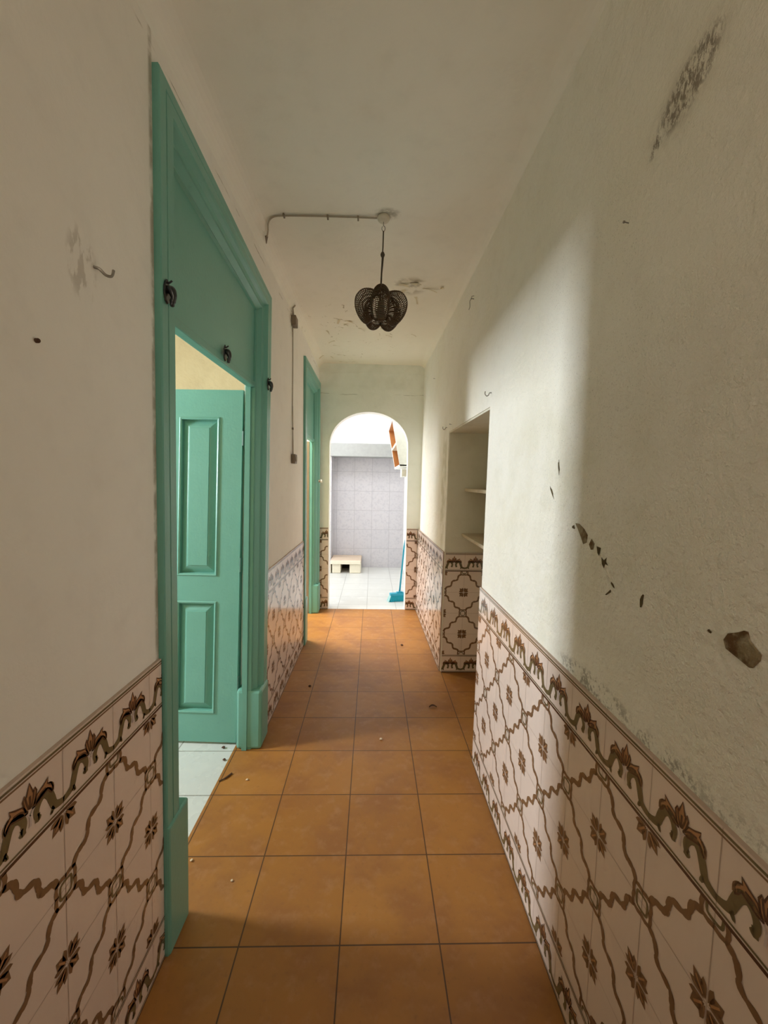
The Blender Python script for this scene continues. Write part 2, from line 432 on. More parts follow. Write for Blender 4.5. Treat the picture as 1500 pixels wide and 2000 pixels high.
# right wall with the recess
NY0, NY1, NZ, NXB = 2.125, 3.19, 1.885, 1.06
b = MB()
b.box(XR, 1.30, -2.7, NY0, 0, ZC + .02, 0, .3); b.box(XR, 1.30, NY1, 4.90, 0, ZC + .02, 0, .3); b.box(XR, 1.30, NY0, NY1, NZ, ZC + .02, 0, .3)
struct(b.build('wall_right', M['plaster_right'], warp=True), 'damp stained right corridor wall', 'wall')
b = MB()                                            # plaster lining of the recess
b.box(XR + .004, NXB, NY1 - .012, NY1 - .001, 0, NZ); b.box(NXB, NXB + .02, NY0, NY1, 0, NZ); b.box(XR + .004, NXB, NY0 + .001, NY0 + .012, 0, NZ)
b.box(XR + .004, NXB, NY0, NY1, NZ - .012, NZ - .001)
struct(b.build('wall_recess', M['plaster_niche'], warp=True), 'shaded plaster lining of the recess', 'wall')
# end wall with the arch
def arch_wall(b, x0, x1, cx, hw, zs, rise, zt, y0, y1, n=28):
    xs = [cx - hw * math.cos(math.pi * i / n) for i in range(n + 1)]
    zs_ = [zs + rise * math.sin(math.pi * i / n) ** .92 for i in range(n + 1)]
    for y, fl in ((y0, 0), (y1, 1)):
        qs = [[(x0, y, 0), (xs[0], y, 0), (xs[0], y, zs), (x0, y, zs)], [(x0, y, zs), (xs[0], y, zs), (xs[0], y, zt), (x0, y, zt)],
              [(xs[-1], y, 0), (x1, y, 0), (x1, y, zs), (xs[-1], y, zs)], [(xs[-1], y, zs), (x1, y, zs), (x1, y, zt), (xs[-1], y, zt)]]
        for i in range(n): qs.append([(xs[i], y, zs_[i]), (xs[i + 1], y, zs_[i + 1]), (xs[i + 1], y, zt), (xs[i], y, zt)])
        for q in qs: b.poly(q[::-1] if fl else q, 0)
    rim = [(xs[0], 0)] + list(zip(xs, zs_)) + [(xs[-1], 0)]
    for (xa, za), (xb, zb) in zip(rim, rim[1:]): b.poly([(xa, y0, za), (xa, y1, za), (xb, y1, zb), (xb, y0, zb)], 1)
    b.poly([(x0, y0, 0), (x0, y1, 0), (x0, y1, zt), (x0, y0, zt)], 0); b.poly([(x1, y1, 0), (x1, y0, 0), (x1, y0, zt), (x1, y1, zt)], 0)
    b.poly([(x0, y0, zt), (x0, y1, zt), (x1, y1, zt), (x1, y0, zt)], 0)
ARX, ARW = -.044, .447
b = MB(); arch_wall(b, XL - .1, XR + .16, ARX, ARW, 1.88, .395, ZC + .02, YE, YE + .15)
b.box(XL - .02, XR + .05, YE - .006, YE, 2.70, 2.712, 0)
struct(b.build('wall_end', [M['plaster_end'], M['plaster_white']]), 'pale green end wall with round arch', 'wall')  # reveal shares the wall's paint; kitchen light put in as whiter plaster
b = MB(); b.box(XL - .1, -.46, -2.7, -2.55, 0, ZC); b.box(.40, 1.3, -2.7, -2.55, 0, ZC); b.box(-.46, .40, -2.7, -2.55, 0, 2.0); b.box(-.46, .40, -2.7, -2.55, 2.5, ZC)  # high opening added to let the rear fill through
struct(b.build('wall_back', M['plaster_left']), 'wall behind the viewer', 'wall')
# ceiling with coved edges
b = MB(); prof = []
CV = .085
for i in range(9):
    a = math.pi / 2 * i / 8; prof.append((XL - .004 + CV - CV * math.cos(a), ZC - CV + CV * math.sin(a)))
for i in range(9):
    a = math.pi / 2 * (1 - i / 8); prof.append((XR + .02 - CV + CV * math.cos(a), ZC - CV + CV * math.sin(a)))
prof = [(XL - .03, ZC - CV)] + prof + [(XR + .06, ZC - CV)]
ys = [-2.7 + (YE + 2.7) * i / 24 for i in range(25)]
for (xa, za), (xb, zb) in zip(prof, prof[1:]):
    for ya, yb in zip(ys, ys[1:]): b.poly([(xa, ya, za), (xa, yb, za), (xb, yb, zb), (xb, ya, zb)], 0)
b.box(XL - .2, XR + .8, -2.7, YE + .15, ZC + .005, ZC + .15)
ceil = struct(b.build('ceiling', M['plaster_ceiling'], warp=True, smooth=True), 'off-white coved corridor ceiling with peeling paint', 'ceiling')
for p in ceil.data.polygons: p.use_smooth = len(p.vertices) == 4 and abs(p.normal.z) < .999 and p.center.z < ZC
# peeling flakes hanging from the ceiling
b = MB()
def curl(x, y, w, l, ang, drop):
    n = 5; pts = []
    for i in range(n + 1):
        t = i / n; ww = w * (1 - .5 * t) * (.8 + .3 * math.sin(5 * t + x * 30))
        dx, dy = math.cos(ang), math.sin(ang)
        for s_ in (-1, 1):
            pts.append((x + dx * l * t - dy * ww * s_, y + dy * l * t + dx * ww * s_, ZC - .001 - drop * t * t + (.004 if s_ > 0 else 0) * t))
    b.add(pts, [(2 * i, 2 * i + 1, 2 * i + 3, 2 * i + 2) for i in range(n)], 0)
for a in [(.155, 2.86, .026, .08, -.3, .03), (.25, 2.85, .022, .085, -1.0, .035), (.205, 2.93, .016, .07, 2.4, .02), (.32, 2.90, .014, .10, .1, .022), (.285, 3.03, .012, .08, 1.3, .02), (.455, 2.90, .012, .07, -1.9, .03),
          (-.28, 3.48, .014, .06, 2.0, .02), (-.24, 3.51, .014, .085, .3, .02), (-.26, 3.61, .012, .05, -.7, .018), (-.42, 3.74, .012, .06, 1.2, .018),
          (-.37, 4.01, .013, .06, 2.9, .02), (-.40, 4.14, .010, .07, .1, .012), (-.53, 4.48, .016, .07, 2.4, .022), (-.46, 4.50, .012, .05, 1, .012), (-.38, 4.44, .012, .08, 0, .010),
          (-.14, 3.67, .012, .06, .4, .018), (.10, 3.62, .012, .05, 2.9, .015), (.10, 3.82, .014, .06, .2, .018), (.325, 3.78, .012, .05, .4, .015), (-.15, 3.22, .016, .06, .9, .03), (-.38, 4.69, .010, .09, 0, .01), (-.24, 4.67, .010, .06, 0, .01)]:
    curl(*a)
tag(b.build('peeling_paint', M['flake'], parent=ceil), 'curled flakes of peeling paint', kind='stuff')
# grout lines of shelter: shells of the rooms behind the doors
def shell(name, mat, x0, x1, y0, y1, z1, win=None, skip='', roof=None):
    b = MB(); w = .12
    if 'n' not in skip: b.box(x0, x1, y0 - w, y0, 0, z1)
    if 'f' not in skip: b.box(x0, x1, y1, y1 + w, 0, z1)
    if win:
        ya, yb, za, zb = win
        b.box(x0 - w, x0, y0 - w, ya, 0, z1); b.box(x0 - w, x0, yb, y1 + w, 0, z1); b.box(x0 - w, x0, ya, yb, 0, za); b.box(x0 - w, x0, ya, yb, zb, z1)
    else: b.box(x0 - w, x0, y0 - w, y1 + w, 0, z1)
    if roof:
        xa, xb, ya, yb = roof
        b.box(x0 - w, xa, y0 - w, y1 + w, z1, z1 + w); b.box(xb, x1, y0 - w, y1 + w, z1, z1 + w); b.box(xa, xb, y0 - w, ya, z1, z1 + w); b.box(xa, xb, yb, y1 + w, z1, z1 + w)
    else: b.box(x0 - w, x1, y0 - w, y1 + w, z1, z1 + w)
    return struct(b.build(name, mat))
shell('wall_side_room', M['plaster_yellow'], -3.2, PX - .004, .45, 3.30, 2.8, (1.45, 2.08, 1.30, 2.38))
shell('wall_second_room', M['plaster_tan'], -3.2, PX - .004, 3.45, 4.78, 2.8, (3.7, 4.6, 1.0, 2.3), skip='n', roof=(-2.1, -1.0, 4.0, 4.76))  # roof opening made up to pass the added ceiling fill
# kitchen
KX0, KX1, KY1 = -2.2, .55, 7.14
b = MB()
b.box(KX1, KX1 + .15, YE + .15, KY1 + .1, 0, 2.95); b.box(KX0, KX1, KY1, KY1 + .12, 1.9, 2.95)
b.box(KX0, -.66, KY1, KY1 + .12, 0, 1.9)
b.box(KX0 - .1, KX0, YE + .15, 5.2, 0, 2.95); b.box(KX0 - .1, KX0, 6.6, KY1 + .12, 0, 2.95); b.box(KX0 - .1, KX0, 5.2, 6.6, 0, .95); b.box(KX0 - .1, KX0, 5.2, 6.6, 2.3, 2.95)
b.box(KX0, XL - .1, YE + .02, YE + .15, 0, 2.95)
b.box(KX0, KX1, 6.86, KY1, 2.09, 2.95)              # chimney breast above the mantel
struct(b.build('wall_kitchen', M['plaster_white']), 'white kitchen walls beyond the arch', 'wall')
b = MB(); b.box(KX0 - .1, -1.35, YE + .15, KY1 + .1, 2.85, 2.95); b.box(.15, KX1 + .15, YE + .15, KY1 + .1, 2.85, 2.95)
b.box(-1.35, .15, YE + .15, 5.06, 2.85, 2.95); b.box(-1.35, .15, 5.94, KY1 + .1, 2.85, 2.95)
struct(b.build('ceiling_kitchen', M['plaster_white']))
b = MB(); b.box(-.66, KX1, KY1, KY1 + .12, 0, 1.9); b.box(-.80, -.662, 6.8, KY1, 0, 1.9)
struct(b.build('wall_alcove', M['alcove_tile']), 'grey lilac tiled alcove wall at the far end', 'wall')
b = MB(); b.box(KX0, KX1, 6.74, KY1, 1.885, 2.095)
struct(b.build('trim_1', M['mantel'], bevel=.006), 'grey mantel beam over the far alcove', 'trim')

# ------------------------------------------------------------------ painted tile dado
TW = .166; VB = .146; VT = VB + 4 * TW; VH = VT + VB      # bottom border, four pattern rows, top border
def clip_poly(poly, u0, u1, v0, v1):
    def cut(P, f, g):
        out = []
        for i in range(len(P)):
            a, c = P[i - 1], P[i]; fa, fc = f(a), f(c)
            if fa >= 0 and fc >= 0: out.append(c)
            elif fa >= 0 > fc or fa < 0 <= fc:
                t = fa / (fa - fc); q = (a[0] + (c[0] - a[0]) * t, a[1] + (c[1] - a[1]) * t); out.append(q)
                if fc >= 0: out.append(c)
        return out
    for f in (lambda p: p[0] - u0, lambda p: u1 - p[0], lambda p: p[1] - v0, lambda p: v1 - p[1]):
        if len(poly) < 3: return []
        poly = cut(poly, f, None)
    return poly if len(poly) >= 3 else []

def ribbon(path, widths):
    """quads of a brush stroke along a 2-D path"""
    n = len(path); L = []
    for i in range(n):
        a = path[max(i - 1, 0)]; c = path[min(i + 1, n - 1)]
        dx, dy = c[0] - a[0], c[1] - a[1]; d = math.hypot(dx, dy) or 1e-9
        w = widths(i / (n - 1)) if callable(widths) else widths
        L.append(((path[i][0] - dy / d * w / 2, path[i][1] + dx / d * w / 2), (path[i][0] + dy / d * w / 2, path[i][1] - dx / d * w / 2)))
    return [[L[i][0], L[i][1], L[i + 1][1], L[i + 1][0]] for i in range(n - 1)]

def main_tile():
    """unit tile, flower quarters at (0,0) and (1,1), knots at (1,0) and (0,1): list of (polygons, material, layer)"""
    out = []
    wave = []
    N = 40
    for i in range(N + 1):
        t = i / N; x, y = .865 - .73 * t, .135 + .73 * t
        a = .052 * math.sin(2 * math.pi * 2.5 * t + .2) * math.sin(math.pi * min(1, max(0, t * 1.02))) ** .3
        wave.append((x + a * .707, y + a * .707))
    out.append((ribbon(wave, lambda t: .058 + .030 * abs(math.sin(math.pi * 8 * t))), 2, 1))
    for k in (.12, .26, .40, .56, .72, .87):               # bead swellings along the chain
        i = int(k * N); x, y = wave[i]; dx, dy = wave[i + 1][0] - wave[i - 1][0], wave[i + 1][1] - wave[i - 1][1]; d = math.hypot(dx, dy)
        e = [(x + dx / d * .065 * math.cos(q) - dy / d * .046 * math.sin(q), y + dy / d * .065 * math.cos(q) + dx / d * .046 * math.sin(q)) for q in [2 * math.pi * j / 10 for j in range(10)]]
        out.append(([e], 2, 2))
    for mir in (0, 1):
        f = (lambda p: (p[1], p[0])) if mir else (lambda p: p)
        # knot: half of a small square at corner (1,0) / (0,1)
        out.append(([[f(p) for p in q] for q in ribbon([(.85, -.01), (.835, .07), (.85, .15), (.93, .165), (1.01, .15)], .060)], 2, 1))
        out.append(([[f(p) for p in q] for q in ribbon(catmull([(.90, 0), (.915, .085), (1.0, .10)], 4), .036)], 4, 1))
    for mir in (0, 1):
        g = (lambda p: (1 - p[0], 1 - p[1])) if mir else (lambda p: p)
        for ang, ln, wd in ((45, .275, .070), (16, .235, .058), (74, .235, .058)):
            a = R(ang); c, s_ = math.cos(a), math.sin(a)
            pet = [(.035, 0), (.09, wd * .55), (ln * .62, wd), (ln * .8, wd * .55), (ln, 0), (ln * .8, -wd * .55), (ln * .62, -wd), (.09, -wd * .55)]
            pp = [(max(.012, x * c - y * s_), max(.012, x * s_ + y * c)) for x, y in pet]
            out.append(([[g(p) for p in pp]], 2, 1))
        out.append(([[g(p) for p in q] for q in ribbon([(.05, .05), (.15, .15)], .022)], 5, 2))
    return out

BH = VB / TW
def border_tile():
    out = []
    s = lambda v: v * BH
    def both(polys, m, l):
        out.append((polys, m, l)); out.append(([[(1 - x, y) for x, y in q] for q in polys], m, l))
    for v, w, m in ((.955, .030, 4), (.905, .022, 2), (.075, .024, 4), (.018, .040, 3)):
        out.append(([[(0, s(v) - w / 2), (1, s(v) - w / 2), (1, s(v) + w / 2), (0, s(v) + w / 2)]], m, 1))
    stem = catmull([(-.01, s(.17)), (.08, s(.19)), (.15, s(.235)), (.185, s(.34)), (.23, s(.46)), (.30, s(.515)), (.375, s(.47)), (.415, s(.37)), (.40, s(.28)), (.365, s(.30))], 5)
    both(ribbon(stem, lambda t: .072 + .040 * math.sin(math.pi * min(1, t * 1.15)) if t < .87 else .11 * (1.12 - t) / .25 + .01), 4, 1)
    both(ribbon(catmull([(.15, s(.20)), (.20, s(.145)), (.17, s(.235))], 4), .035), 4, 1)
    out.append((ribbon(catmull([(.5, s(.26)), (.495, s(.40)), (.43, s(.475))], 4), .026) + ribbon(catmull([(.495, s(.40)), (.565, s(.475))], 4), .026), 6, 2))
    petal = [(.47, s(.47)), (.40, s(.60)), (.31, s(.64)), (.235, s(.69)), (.25, s(.62)), (.19, s(.58)), (.165, s(.50)), (.185, s(.44)), (.215, s(.475)), (.245, s(.53)), (.33, s(.50)), (.40, s(.47))]
    both([petal], 5, 1)
    both(ribbon(petal + petal[:1], .020), 3, 2)
    both(ribbon(catmull([(.45, s(.49)), (.37, s(.56)), (.28, s(.58))], 4), .020), 3, 2)
    both(ribbon(catmull([(.225, s(.60)), (.17, s(.54)), (.17, s(.45))], 3), .035), 2, 2)
    spike = [(.44, s(.50)), (.405, s(.66)), (.43, s(.72)), (.455, s(.68)), (.5, s(.83)), (.545, s(.68)), (.57, s(.72)), (.595, s(.66)), (.56, s(.50))]
    out.append(([spike], 5, 1)); out.append((ribbon(spike, .022), 3, 2))
    both(ribbon(catmull([(.485, s(.50)), (.455, s(.60)), (.44, s(.69))], 3), .024), 3, 2)
    out.append((ribbon([(.5, s(.49)), (.5, s(.66))], .03), 3, 2))
    return out
TILE, BORD = main_tile(), border_tile()

def dado(name, place, u0, u1, phase, seg=.2):
    """place(u, v, d) -> point; u along the wall, v up, d out of the wall"""
    b = MB(); D = .010
    n = max(1, int((u1 - u0) / seg)); us = [u0 + (u1 - u0) * i / n for i in range(n + 1)]
    def flat(poly, d, m): b.poly([place(u, v, d) for u, v in poly], m)
    for ua, ub in zip(us, us[1:]):
        flat([(ua, 0), (ub, 0), (ub, VH), (ua, VH)], D, 0)
        b.poly([place(ua, VH, 0), place(ub, VH, 0), place(ub, VH, D), place(ua, VH, D)], 1)
    for ue in (u0, u1): b.poly([place(ue, 0, 0), place(ue, 0, D), place(ue, VH, D), place(ue, VH, 0)], 1)
    def put(poly, layer, m):
        q = clip_poly(poly, u0, u1, 0, VH)
        if q: flat(q, D + .0003 + .00035 * layer, m)
    i0 = int(math.floor((u0 - phase) / TW)); i1 = int(math.ceil((u1 - phase) / TW))
    g = .0011
    for i in range(i0, i1 + 1):
        u = phase + i * TW; put([(u - g, 0), (u + g, 0), (u + g, VH), (u - g, VH)], 0, 1)
    for v in [VB + TW * j for j in range(5)]:
        for ua, ub in zip(us, us[1:]): put([(ua, v - g), (ub, v - g), (ub, v + g), (ua, v + g)], 0, 1)
    for i in range(i0, i1):
        u = phase + i * TW
        for v in (0, VT):
            for polys, m, l in BORD:
                for q in polys: put([(u + x * TW, v + y * TW) for x, y in q], l, m)
        for j in range(4):
            even = (i + j) % 2 == 0
            for polys, m, l in TILE:
                for q in polys: put([(u + (x if even else 1 - x) * TW, VB + (j + y) * TW) for x, y in q], l, m)
    return b
def dado_left(y0, y1, ph): return dado('', lambda u, v, d: crooked((XL + d, u, v)), y0, y1, ph)
def dado_right(y0, y1, ph): return dado('', lambda u, v, d: crooked((XR - d, u, v)), y0, y1, ph)
for i, (bb, lab) in enumerate([
        (dado_left(-1.2, D1[0] - .004, .811), 'patterned tile dado left of the near green door'),
        (dado_left(D1[1] + .003, D2[0] - .003, 2.39), 'patterned tile dado between the two green doors'),
        (dado_right(-1.2, NY0 - .002, .777), 'patterned tile dado along the near right wall'),
        (dado_right(NY1 + .004, YE - .001, 3.21), 'patterned tile dado on the right wall beyond the recess'),
        (dado('', lambda u, v, d: crooked((u, NY1 - .012 - d, v)), XR + .006, NXB - .005, .556), 'shaded tile dado inside the recess'),
        (dado('', lambda u, v, d: (u, YE - d, v)  , XL + .03, ARX - ARW - .006, -.600), 'tile dado strip left of the arch'),
        (dado('', lambda u, v, d: (u, YE - d, v), ARX + ARW + .006, XR - .035, .535), 'tile dado strip right of the arch')]):
    struct(bb.build('trim_%d' % (i + 2), DADO), lab, 'trim')

# ------------------------------------------------------------------ green doors
def make_door(idx, D, zt, zp, leaf, label):
    y0, y1 = D; e = empty('door_%d' % idx, (XL, (y0 + y1) / 2, 0)); struct(e, label, 'door')
    F = XL + .021
    prof = [(0, -.021), (0, -.003), (.004, 0), (.034, 0), (.037, -.004), (.040, 0), (.074, 0), (.081, -.006), (.090, -.020), (.102, -.026), (.116, -.024), (.124, -.034),
            (.134, -.046), (.140, -.046), (.146, -.062)]
    b2 = MB(); zn, zf = zt
    # subdivide by re-sweeping along a denser path so the crooked frame stays straight
    b2.sweep_frame([(y0, 0), (y0, .9), (y0, 1.8), (y0, zn), (y0 + (y1 - y0) / 2, (zn + zf) / 2), (y1, zf), (y1, 1.8), (y1, .9), (y1, 0)], prof, lambda y, z, h: (F + h, y, z))
    b2.build('casing', M['green'], parent=e, warp=True)
    zt = min(zt)
    for near in (True, False):
        b = MB(); z1 = .42 if near else .33
        if near: b.box(PX + .005, F + .006, y0 - .002, y0 + .130, 0.001, z1)
        else: b.box(PX + .005, F + .010, y1 - .150, y1 + .002, 0.001, z1)
        b.build('plinth_block', M['green'], parent=e, warp=True, bevel=.008 if near else .016)
    b = MB()                                          # jamb lining
    b.box(PX, F - .060, y0 + .065, y0 + .130, 0, zt - .02); b.box(PX + .035, F - .050, y1 - .146, y1 - .045, 0, zt - .02)
    b.box(PX + .040, F - .070, y1 - .156, y1 - .145, 0, zp)
    b.box(PX - .07, PX + .05, y1 - .040, y1 - .028, 0, zp)
    b.build('jamb', M['green'], parent=e, warp=True)
    if not leaf:
        b = MB(); b.box(PX - .004, PX + .034, y1 - .152, y1 - .045, 0.001, zp); b.build('bare_wood_edge', M['bare_wood'], parent=e, warp=True)
    b = MB(); b.box(F - .086, F - .058, y0 + .10, y1 - .10, zp, 2.525); b.box(F - .092, F - .050, y0 + .10, y1 - .10, zp - .004, zp + .028)
    b.build('transom_panel', M['green'], parent=e, warp=True, bevel=.004)
    if leaf:
        # half of a double door folded back into the side room, hinged at the far jamb
        W, Z0, Z1, TH = .52, .012, 1.985, .036
        hx, hy = PX - .002, y1 - .070
        b = MB()
        def P(u, z, d):                               # u from hinge into the room, d towards the viewer
            a = R(3.0); return (hx - u * math.cos(a) + d * math.sin(a) + .014 * z, hy + u * math.sin(a) - d * math.cos(a) + .045 * z, z)
        def lbox(bb, u0, u1, z0, z1, d0, d1, m=0):
            bb.add([P(u0, z0, d0), P(u1, z0, d0), P(u1, z0, d1), P(u0, z0, d1), P(u0, z1, d0), P(u1, z1, d0), P(u1, z1, d1), P(u0, z1, d1)],
                   [(0, 1, 2, 3), (7, 6, 5, 4), (4, 5, 1, 0), (5, 6, 2, 1), (6, 7, 3, 2), (7, 4, 0, 3)], m)
        pz = [(.175, .812), (.952, 1.835)]; pu = (.125, .352)
        lbox(b, 0, pu[0], Z0, Z1, 0, TH); lbox(b, pu[1], W, Z0, Z1, 0, TH)
        for za, zb in ((Z0, pz[0][0]), (pz[0][1], pz[1][0]), (pz[1][1], Z1)): lbox(b, pu[0], pu[1], za, zb, 0, TH)
        for za, zb in pz: lbox(b, pu[0], pu[1], za, zb, .004, .010)
        lf = b.build('door_leaf', M['green'], parent=e)
        for za, zb in pz:
            b = MB()
            rings = [(0, TH + .001), (.006, TH + .006), (.014, TH + .003), (.017, .012), (.052, .030), (.058, .031), (.060, .036)]
            pts = []
            for w, d in rings: pts += [P(pu[0] + w, za + w, d), P(pu[1] - w, za + w, d), P(pu[1] - w, zb - w, d), P(pu[0] + w, zb - w, d)]
            fc = [(4 * i + k, 4 * i + 4 + k, 4 * i + 4 + (k + 1) % 4, 4 * i + (k + 1) % 4) for i in range(len(rings) - 1) for k in range(4)]
            fc.append(tuple(4 * (len(rings) - 1) + k for k in (3, 2, 1, 0)))
            b.add(pts, fc); b.build('raised_panel', M['green'], parent=lf)
        for z in (.35, 1.02, 1.72):
            b = MB(); b.tube([P(-.006, z - .04, TH), P(-.006, z + .04, TH)], .007, 8); b.build('hinge', M['green_dark'], parent=lf)
    return e
d1 = make_door(1, D1, (2.655, 2.555), 2.005, True, 'near turquoise green door standing open with panelled leaf and tall transom')
d2 = make_door(2, D2, (2.565, 2.575), 1.915, False, 'far turquoise green doorway next to the arch')
b = MB(); b.lathe([(.014, 0), (.016, .012), (.014, .024)], (XL + .020, 4.62, 1.485), 16, 0, 'x'); b.lathe([(.016, .024), (.019, .030), (.017, .040), (.006, .044)], (XL + .020, 4.62, 1.485), 16, 1, 'x')
b.build('knob', [M['brown_plastic'], M['cream_plastic']], parent=d2, warp=True, smooth=True)

# ------------------------------------------------------------------ hanging lamp and its cable
LX, LY = .036, 2.15
lamp = empty('pendant_lamp', (LX, LY, ZC), label='dark brown wicker pendant lamp hanging from the ceiling', cat='lamp')
b = MB(); b.lathe([(.030, -.002), (.030, -.016), (.024, -.024), (.006, -.027)], (LX, LY, ZC), 24); b.build('ceiling_rose', M['cream_plastic'], parent=lamp, smooth=True)
b = MB(); hk = [(LX, LY, ZC - .02), (LX, LY, ZC - .045)] + [(LX + .008 * math.sin(a), LY, ZC - .058 + .013 * math.cos(a)) for a in [0, .8, 1.6, 2.4, 3.1, 3.9, 4.7, 5.5]]
b.tube(catmull(hk, 3), .0018, 6); b.build('hook', M['steel'], parent=lamp)
ZT = 2.468
b = MB(); b.tube(catmull([(LX, LY, ZC - .07), (LX - .001, LY, 2.66), (LX - .003, LY, 2.615), (LX - .007, LY, 2.52), (LX - .010, LY, 2.43), (LX - .006, LY, 2.36)], 5), .0032, 8)
b.tube([(LX + .003, LY, 2.615), (LX - .004, LY + .002, 2.53), (LX - .006, LY + .002, 2.45)], .0022, 6)
b.build('cord', M['cord'], parent=lamp)
b = MB(); b.lathe([(.003, -.016), (.009, -.008), (.011, 0), (.008, .009), (.003, .016)], (LX - .002, LY, 2.618), 12); b.build('cord_knot', M['cord'], parent=lamp, smooth=True)
b = MB(); b.lathe([(.006, .06), (.017, .055), (.019, .02), (.021, 0), (.021, -.03), (.015, -.034)], (LX - .006, LY, 2.335), 16); b.build('lamp_holder', M['brown_plastic'], parent=lamp, smooth=True)
crest = catmull([(.004, .212), (.014, .192), (.036, .178), (.070, .181), (.106, .168), (.130, .132), (.134, .094), (.126, .056), (.108, .022), (.084, -.004), (.062, -.008), (.046, .012)], 4)
crease = catmull([(.004, .212), (.012, .192), (.030, .168), (.050, .146), (.064, .120), (.070, .096), (.070, .072), (.064, .050), (.056, .032), (.050, .022), (.046, .018), (.044, .014)], 4)
NL, T0 = 5, R(-90 + 36 - 4)
def shade_pt(k, th):
    m = abs(math.sin(NL / 2 * (th - T0))) ** .8
    r = crease[k][0] + (crest[k][0] - crease[k][0]) * m; z = crease[k][1] + (crest[k][1] - crease[k][1]) * m
    x, y, z = r * math.cos(th), r * math.sin(th), (z - .21) * .88
    a = R(5); x, z = x * math.cos(a) + z * math.sin(a) + .004, z * math.cos(a) - x * math.sin(a)
    return (LX + x, LY + y, ZT - .002 + z)
NK = len(crest)
shade = MB()
for k in range(1, NK):
    for h in (0,):
        if k + 1 >= NK and h: continue
        path = []
        for i in range(90):
            th = T0 + 2 * math.pi * i / 90; p = Vector(shade_pt(k, th))
            if h: p = (p + Vector(shade_pt(k + 1, th))) / 2
            path.append(p)
        shade.tube(path, .0021, 4, 0, closed=True)
sh = shade.build('wicker_shade', M['wicker'], parent=lamp, smooth=True)
for i in range(NL):
    for off, r in ((0, .0032), (.5, .0022), (.22, .0014), (.78, .0014)):
        th = T0 + 2 * math.pi * (i + off) / NL
        b = MB(); b.tube([shade_pt(k, th) for k in range(NK)], r, 6); b.build('rib', M['wicker'], parent=sh, smooth=True)
b = MB(); b.tube([shade_pt(NK - 1, 2 * math.pi * i / 40) for i in range(40)], .0034, 6, closed=True); b.build('bottom_ring', M['wicker'], parent=sh, smooth=True)
b = MB(); b.tube([(LX - .044, LY, ZT - .174), (LX + .044, LY, ZT - .174)], .0018, 6); b.tube([(LX, LY - .044, ZT - .174), (LX, LY + .044, ZT - .174)], .0018, 6); b.build('cross_wire', M['wicker'], parent=sh)

cab = empty('surface_cable', (LX - .03, LY, ZC), label='thin painted cable along the ceiling from lamp rose to left wall', cat='cable')
zc = ZC - .006
b = MB(); b.tube(catmull([(LX - .032, LY, zc - .004), (-.10, LY + .006, zc), (-.30, LY + .008, zc), (-.46, LY + .015, zc), (-.515, LY + .03, zc), (-.545, LY + .07, zc - .004), (-.562, LY + .13, zc - .010), (-.578, LY + .17, zc - .020)], 5), .0042, 8)
b.build('cable', M['wire'], parent=cab)
b = MB(); b.tube([(-.578, LY + .165, zc - .018), (-.588, LY + .20, zc - .034)], [.008, .0025], 8); b.build('cable_end', M['brown_plastic'], parent=cab)
for x in (-.455, -.24, -.09):
    b = MB(); b.box(x - .004, x + .004, LY + .000, LY + .026, ZC - .013, ZC - .0005); b.build('cable_clip', M['brown_plastic'], parent=cab, bevel=.001)

# switch with its junction box on the left wall
def wx(y, z=0): return crooked((XL, y, z))[0]
def wy(y, z): return crooked((XL, y, z))[1]
X0 = wx(3.2)
sw = empty('light_switch', (X0, 3.2, 1.655), label='small brown light switch hanging on a cable between the green doors', cat='switch')
b = MB(); b.box(X0, X0 + .032, 3.17, 3.245, 1.62, 1.69); b.build('switch_box', M['brown_plastic'], parent=sw, bevel=.004)
b = MB(); b.box(X0 + .032, X0 + .040, 3.195, 3.225, 1.638, 1.672); b.build('rocker', M['cream_plastic'], parent=sw, bevel=.002)
b = MB(); b.tube(catmull([(X0 + .006, 3.20, 2.63), (X0 + .006, 3.203, 2.3), (X0 + .005, 3.196, 2.05), (X0 + .007, 3.20, 1.88), (X0 + .008, 3.19, 1.75), (X0 + .010, 3.195, 1.69)], 5), .0036, 6); b.build('cable', M['wire'], parent=sw)
b = MB(); b.tube(catmull([(X0 + .006, 3.201, 2.05), (X0 + .006, 3.208, 1.97), (X0 + .006, 3.20, 1.885), (X0 + .007, 3.213, 1.79), (X0 + .010, 3.203, 1.69)], 5), .0026, 6); b.build('cable', M['wire'], parent=sw)
b = MB(); b.box(X0 + .001, X0 + .012, 3.192, 3.212, 1.875, 1.89); b.build('cable_clip', M['brown_plastic'], parent=sw)
jb = empty('junction_box', (X0, 3.2, 2.67), label='brown junction box high on left wall above switch cable', cat='junction box')
b = MB(); b.box(X0, X0 + .035, 3.165, 3.255, 2.635, 2.705); b.build('box', M['brown_plastic'], parent=jb, bevel=.006)
b = MB(); b.tube([(X0 + .012, 3.19, 2.70), (X0 + .010, 3.18, 2.755), (X0 + .03, 3.175, 2.775)], [.008, .006, .004], 6); b.build('cable_stub', M['wire'], parent=jb)

